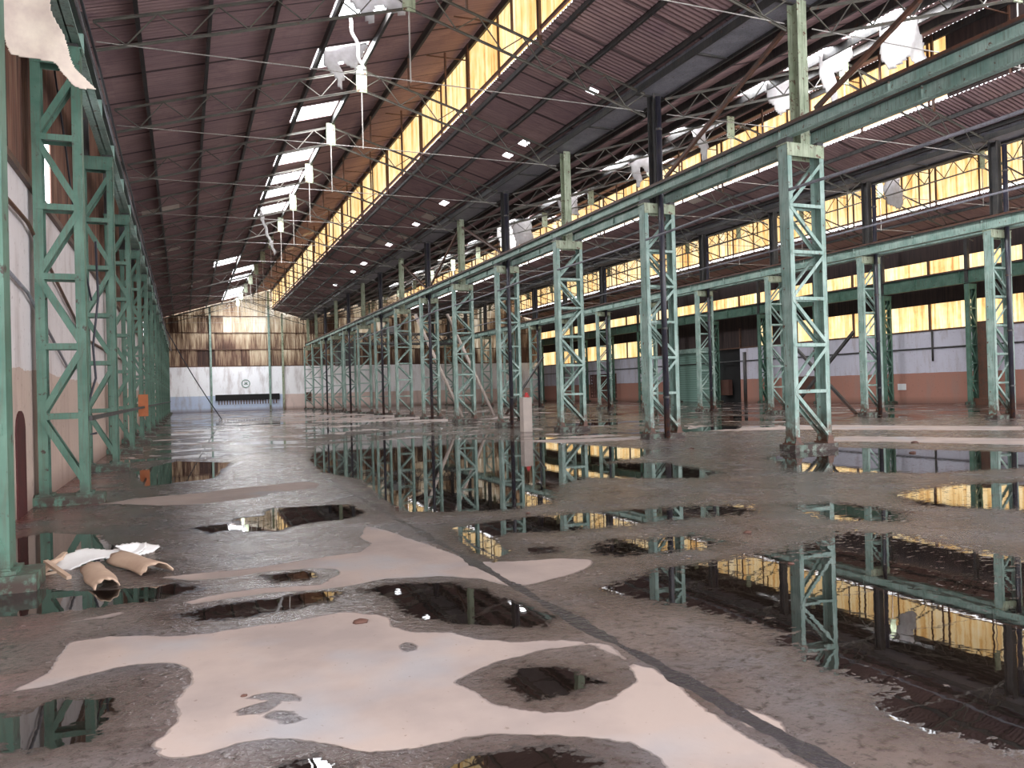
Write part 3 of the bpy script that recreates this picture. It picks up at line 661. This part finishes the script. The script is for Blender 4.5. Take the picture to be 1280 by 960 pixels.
# leaning struts by the fifth and sixth columns
def leaning(p,q,rad,mat,lab): return tube('leaning_strut',[p,q],rad,mat,lab,'strut')
leaning((15.2,44.5,0),(13.2,47.0,6.3),.10,'concrete','pale pipe leaning from the floor against the sixth central column')
leaning((17.6,45.5,0),(15.4,47.5,6.4),.10,'concrete','pale pipe leaning beyond the sixth central column, further from the wall')
leaning((18.6,46,.0),(21.5,46.5,3.6),.08,'darksteel','dark strut leaning low behind the central row')

# ------------------------------------------------------------------ loose things
def torn(nm, outline, z_thick, mat, m, lab, cat, group=None, sag=.15, seed=0, div=10):
    # irregular sheet with folds: outline (u,v) filled by a fine grid, given thickness
    rnd=random.Random(seed); P=outline; us=[p[0] for p in P]; vs=[p[1] for p in P]
    nU=int((max(us)-min(us))*div)+2; nV=int((max(vs)-min(vs))*div)+2
    gu=np.linspace(min(us),max(us),nU); gv=np.linspace(min(vs),max(vs),nV)
    GU,GV=np.meshgrid(gu,gv); d=sdf(GU.ravel(),GV.ravel(),P).reshape(GU.shape)
    ph=[rnd.uniform(0,6) for _ in range(4)]
    mb=MB(); idm={}
    def vid(i,j):
        if (i,j) not in idm:
            u,v=GU[i,j],GV[i,j]
            w=sag*(math.sin(u*4.1+ph[0])+.6*math.sin(u*8+v*3+ph[1])+.5*math.sin(v*5+ph[2]))*.5
            u2=u+.04*math.sin(v*9+ph[3]); idm[(i,j)]=len(mb.v); mb.v.append(tuple(m@Vector((u2,v,w))))
        return idm[(i,j)]
    for i in range(nV-1):
        for j in range(nU-1):
            if (d[i,j]+d[i+1,j]+d[i,j+1]+d[i+1,j+1])/4>-.005: mb.f.append((vid(i,j),vid(i,j+1),vid(i+1,j+1),vid(i+1,j)))
    o=mb.build(nm,M[mat],None,True)
    md=o.modifiers.new('Solidify','SOLIDIFY'); md.thickness=z_thick; md.offset=0
    return tag(o,lab,cat,group)
def frame(origin, u, v):
    u=Vector(u).normalized(); v=Vector(v); v=(v-u*v.dot(u)).normalized(); w=u.cross(v)
    mt=Matrix((u,v,w)).transposed().to_4x4(); mt.translation=Vector(origin); return mt
ZS=lambda i,x: ZG+K*(x-NAVES[i][0])
G1='torn roof sheets hanging under the skylights'
def hang(i,y,x0,outline,lab,seed,tilt=.15,x=1):
    z=ZS(i,x0)-.04
    return torn('torn_skylight_sheet',outline,.008,'sheet',frame((x0,y,z),(1,0,K),(0,tilt,-1)),lab,'roof sheet',G1,.12,seed,12)
hang(0,20.35,4.15,[(0,0),(1.6,0),(1.5,.3),(1.35,.95),(1.1,.85),(.75,.55),(.5,.62),(.42,1.05),(.2,.75),(0,.3)],'torn whitish sheet drooping in rags below the nearest skylight by the wall',1)
hang(0,24.4,4.1,[(0,0),(1.5,0),(1.1,.55),(.9,.75),(.6,.4),(.45,.35),(.42,1.25),(.36,1.3),(.15,.8),(0,.4)],'torn whitish sheet with a long point below the second skylight by the wall',2)
hang(0,46.1,4.0,[(0,0),(.25,0),(.22,1.2),(.3,2.6),(.15,2.7),(.08,1.4)],'narrow white rag dangling from a far skylight by the wall',3)
hang(0,22.2,4.5,[(0,0),(.08,0),(.10,1.5),(.02,1.5)],'thin white strip hanging between the first two skylights',4)
hang(1,19.5,18.9,[(0,0),(1.5,0),(1.45,.35),(1.1,.7),(.8,.6),(.75,1.5),(.6,1.9),(.35,1.6),(.1,1.0)],'large white torn sheet hanging in the middle nave left of the biggest one',5)
hang(1,17.2,19.0,[(0,0),(1.6,0),(1.9,.9),(2.0,1.5),(1.6,1.7),(1.2,1.1),(.9,1.3),(.2,1.4),(0,.7)],'biggest white torn sheet hanging in the middle nave beside the dark panel',6)
hang(1,22.0,19.0,[(0,0),(1.4,.1),(1.45,1.1),(.9,1.0),(.5,1.2),(.1,.7)],'white torn sheet hanging behind the first upper post of the central row',7)
hang(1,31.2,19.0,[(0,0),(1.5,0),(1.2,.5),(1.15,1.6),(.9,1.0),(.5,.4),(.4,1.5),(.15,1.3)],'white torn sheet in two tails behind the second upper post',8)
hang(1,27.2,19.6,[(0,0),(.7,0),(.6,.8),(.45,1.9),(.3,1.2),(.05,.5)],'narrow white torn sheet dangling between second and first upper posts',9)
hang(1,38.8,19.0,[(0,0),(1.3,0),(1.2,1.3),(.7,1.1),(.3,1.3),(0,.8)],'white torn sheet hanging behind the third upper post',10)
hang(1,45.2,18.9,[(0,0),(1.4,0),(1.3,1.7),(.8,1.5),(.1,1.6)],'square white torn sheet hanging behind the fourth upper post',11)
hang(1,47.4,18.8,[(0,0),(1.2,0),(1.3,1.9),(.6,1.7),(.1,1.9)],'long white torn sheet hanging next to the square one',12)
hang(2,30.2,33.5,[(0,0),(1.2,0),(1.3,1.6),(.9,1.9),(.2,1.5)],'pale torn sheet hanging in the far nave before the yellow band',13)
# canvas tarp caught on the wall girder
tarp=torn('canvas_tarp',[(0,.14),(.2,.11),(.38,.07),(.48,.02),(.55,.05),(.60,.32),(.66,.58),(.74,.74),(.82,.86),(.92,.96),(1.02,1.11),(.93,1.10),(.86,1.12),(.77,1.09),(.72,.99),(.68,.94),(.64,.86),(.57,.83),(.42,.825),(.28,.82),(.13,.80),(.05,.70),(0,.6)],.01,'canvas',
   frame((-1.97,11.2,6.65),(1,.12,0),(0,.12,-1)),'cream canvas tarp caught on the wall girder beside the nearest narrow columns','tarp',None,.06,21,70)
# concrete block post with a red cap at the fourth column
r=empty('block_pier',(11.5,26.5,0)); tag(r,'pale concrete pier with a red object on top, between the central columns','pier')
MB().box(-.17,.17,-.17,.17,0,1.25).build('pier_body',M['concrete'],r); MB().tube([(.05,0,1.25),(.05,0,1.42)],[.09,.05],10).build('pier_top',M['red'],r)
o=MB().box(-1.50,-1.18,30.95,31.0,.95,1.72).build('warning_board',M['orange']); tag(o,'orange board fixed to a narrow column far along the plaster wall','board')
o=MB().box(XR-.06,XR,37.0,37.6,.85,1.25).build('wall_sign',M['white']); tag(o,'small white sign on the brick-red dado of the far wall','sign')
o=MB().box(XR-.3,XR,44.6,46.6,.8,1.95).build('wall_cabinet',M['brown']); tag(o,'dark brown cabinet on the brick-red dado behind the first central column','cabinet')
o=MB().box(XR-.4,XR,54.3,55.6,.6,1.9).build('wall_cabinet',M['brown']); tag(o,'dark cabinet on the far wall beside the dark opening','cabinet')
# rust-blackened stanchion at the far wall
r=empty('rusted_stanchion',(XR-.75,31.0,0)); tag(r,'thick rust-black stanchion at the far wall beside a narrow green column','stanchion')
mb=MB(); mb.box(-.12,.12,-.35,.35,0,4.7); mb.build('post_body',M['rust'],r); MB().box(-.3,.3,-.6,.6,0,.35).build('foot',M['rust'],r)
# arched recess in the plaster wall
poly=[(-.32,0),(.32,0),(.32,1.15)]+[(.32*math.cos(t),1.15+.28*math.sin(t)) for t in np.linspace(.2,PI-.2,8)]+[(-.32,1.15)]
mt=Matrix(((0,0,1,-2.08),(1,0,0,12.5),(0,1,0,0),(0,0,0,1)))
o=MB().prism(poly,0,.03,mt).build('door_2',M['darkred']); tag(o,kind='structure')

# curled cardboard, rags and bits on the floor by the nearest wall column
def curl(x,y,rz,L,Rr,arc,z,mat,nm,lab,cat,seed):
    rnd=random.Random(seed); mb=MB(); nu=14; nv=10
    for i in range(nu+1):
        for j in range(nv+1):
            t=arc*(i/nu-.5); l=L*(j/nv-.5)+.03*math.sin(i*1.7+seed)*(1 if j in(0,nv) else 0)
            rr=Rr*(1+.12*math.sin(l*9+seed)+.05*rnd.random())
            mb.v.append((l,rr*math.sin(t),Rr*.9*math.cos(t)-Rr*.9*math.cos(arc/2)+.005))
    for i in range(nu):
        for j in range(nv): k=i*(nv+1)+j; mb.f.append((k,k+1,k+nv+2,k+nv+1))
    o=mb.build(nm,M[mat],None,True); o.location=(x,y,z); o.rotation_euler=(0,0,rz)
    md=o.modifiers.new('Solidify','SOLIDIFY'); md.thickness=.012; md.offset=1
    return tag(o,lab,cat)
curl(-.70,7.62,-1.35,.85,.10,2.6,.01,'card','cardboard_roll','curled brown cardboard sheet on the wet floor, the one nearer the camera','cardboard',1)
curl(-.42,7.98,-1.15,.85,.11,2.8,.01,'card','cardboard_roll','curled brown cardboard sheet on the wet floor, half behind another','cardboard',4)
torn('crumpled_rag',[(0,.05),(.2,0),(.45,.08),(.62,.02),(.8,.12),(.82,.25),(.6,.3),(.5,.24),(.3,.34),(.1,.3)],.012,'rag',frame((-1.2,8.2,.09),(1,.1,0),(0,1,.15)),'crumpled white rag lying beside the base of the nearest wall column','rag',None,.13,5,45)
torn('crumpled_rag',[(0,.05),(.2,0),(.3,.1),(.28,.22),(.1,.2)],.012,'rag',frame((-.62,8.42,.07),(1,-.3,0),(0,1,.3)),'small white rag end just behind the curled cardboard','rag',None,.1,9,45)
o=MB().box(-.17,.17,-.035,.035,0,.035).build('wooden_batten',M['canvas']); o.location=(-.48,8.75,0); o.rotation_euler=(0,0,.25); tag(o,'short pale batten of wood lying on the damp floor behind the cardboard','batten')
for k,(x,y,rz,s_) in enumerate(((-1.12,8.35,1.2,.22),(-1.2,8.2,.6,.18),(-1.05,8.0,2.0,.25))):
    mb=MB(); mb.bar((-s_,0,.02),(s_,.03,.10),.04,.03); mb.bar((-s_*.2,0,.05),(s_*.3,.15,.02),.03,.02)
    o=mb.build('wood_splinter',M['card']); o.location=(x,y,0); o.rotation_euler=(0,0,rz)
    tag(o,['brown wood splinter leaning at the nearest column foot, furthest back','brown wood splinter at the nearest column foot, closest to the wall','forked wood splinter before the white rag'][k],'splinter','wood splinters by the column foot')
# small stones and lumps of mud on the slab
stones=[(1.06,5.32,.05),(.25,4.3,.02),(5.3,6.6,.05),(4.7,5.3,.03),(13.9,12.0,.08),(16.2,13.9,.09),(11.2,15.9,.07),(3.9,9.0,.03),(2.6,10.4,.03)]
for k,(x,y,s_) in enumerate(stones):
    bm_v=[];rnd=random.Random(k); mb=MB(); nu,nv=8,5
    for i in range(nv+1):
        for j in range(nu):
            a=PI*i/nv; b=2*PI*j/nu; q=s_*(.8+.4*rnd.random())
            mb.v.append((q*math.sin(a)*math.cos(b),q*.8*math.sin(a)*math.sin(b),max(0,.35*q*math.cos(a)+s_*.1)))
    for i in range(nv):
        for j in range(nu): mb.f.append((i*nu+j,(i+1)*nu+j,(i+1)*nu+(j+1)%nu,i*nu+(j+1)%nu))
    o=mb.build('mud_lump',M['brown'],None,True); o.location=(x,y,0)
    tag(o,['brown mud lump alone on the pale dry slab in front','tiny brown crumb on the dry slab near the dark damp edge','mud lump at the rim of the largest puddle','tiny lump in the largest puddle near the camera','lump in the shallow water before the second row','flat lump in the ripples furthest out','dark lump on the damp floor beside the first central column','small crumb on damp floor beyond the slab joint','small crumb beside the slab joint, further back'][k],'mud lump','lumps of mud on the slab')

# ------------------------------------------------------------------ camera
cam=bpy.data.cameras.new('camera'); co_=bpy.data.objects.new('camera',cam); COL.objects.link(co_); SC.camera=co_
cam.sensor_width=36; cam.lens=990/1280*36; cam.clip_end=400; cam.clip_start=.05
co_.location=(0,0,1.53)
yaw=.3929; pit=.0075; rol=.027
co_.matrix_world=Matrix.Translation((0,0,1.53))@Matrix.Rotation(-yaw,4,'Z')@Matrix.Rotation(PI/2+pit,4,'X')@Matrix.Rotation(-rol,4,'Z')

# ------------------------------------------------------------------ daylight
w=bpy.data.worlds.new('sky'); SC.world=w; w.use_nodes=True; nt=w.node_tree; nt.nodes.clear()
bg=nt.nodes.new('ShaderNodeBackground'); ou=nt.nodes.new('ShaderNodeOutputWorld'); bg.inputs[0].default_value=(.93,.95,1,1); bg.inputs[1].default_value=5.0
nt.links.new(bg.outputs[0],ou.inputs[0])
def skylight(x,y,z,sx,sy,power,tilt):
    l=bpy.data.lights.new('skylight','AREA'); l.shape='RECTANGLE'; l.size=sx; l.size_y=sy; l.energy=power; l.color=(.95,.97,1)
    o=bpy.data.objects.new('skylight',l); COL.objects.link(o); o.location=(x,y,z); o.rotation_euler=(0,-tilt,0)
tl=math.atan(K)
for i,lst in enumerate((SKY1,SKY2,SKY3)):
    a,b,m,s=NAVES[i]
    for p,q in lst:
        x=m-.82-(1.7 if (i==0 and 60<p<66) else 0)
        skylight(x,(p+q)/2,ZS(i,x)+.25,1.7,q-p,130*1.7*(q-p),tl)
vs=SC.view_settings; SC.display_settings.display_device='sRGB'
vs.view_transform='Standard'; vs.look='None'; vs.gamma=1; vs.exposure=0.18; vs.use_curve_mapping=False
SC.cycles.max_bounces=7; SC.cycles.diffuse_bounces=4; SC.cycles.glossy_bounces=4; SC.cycles.transparent_max_bounces=4
SC.cycles.use_denoising=True; SC.cycles.sample_clamp_indirect=8
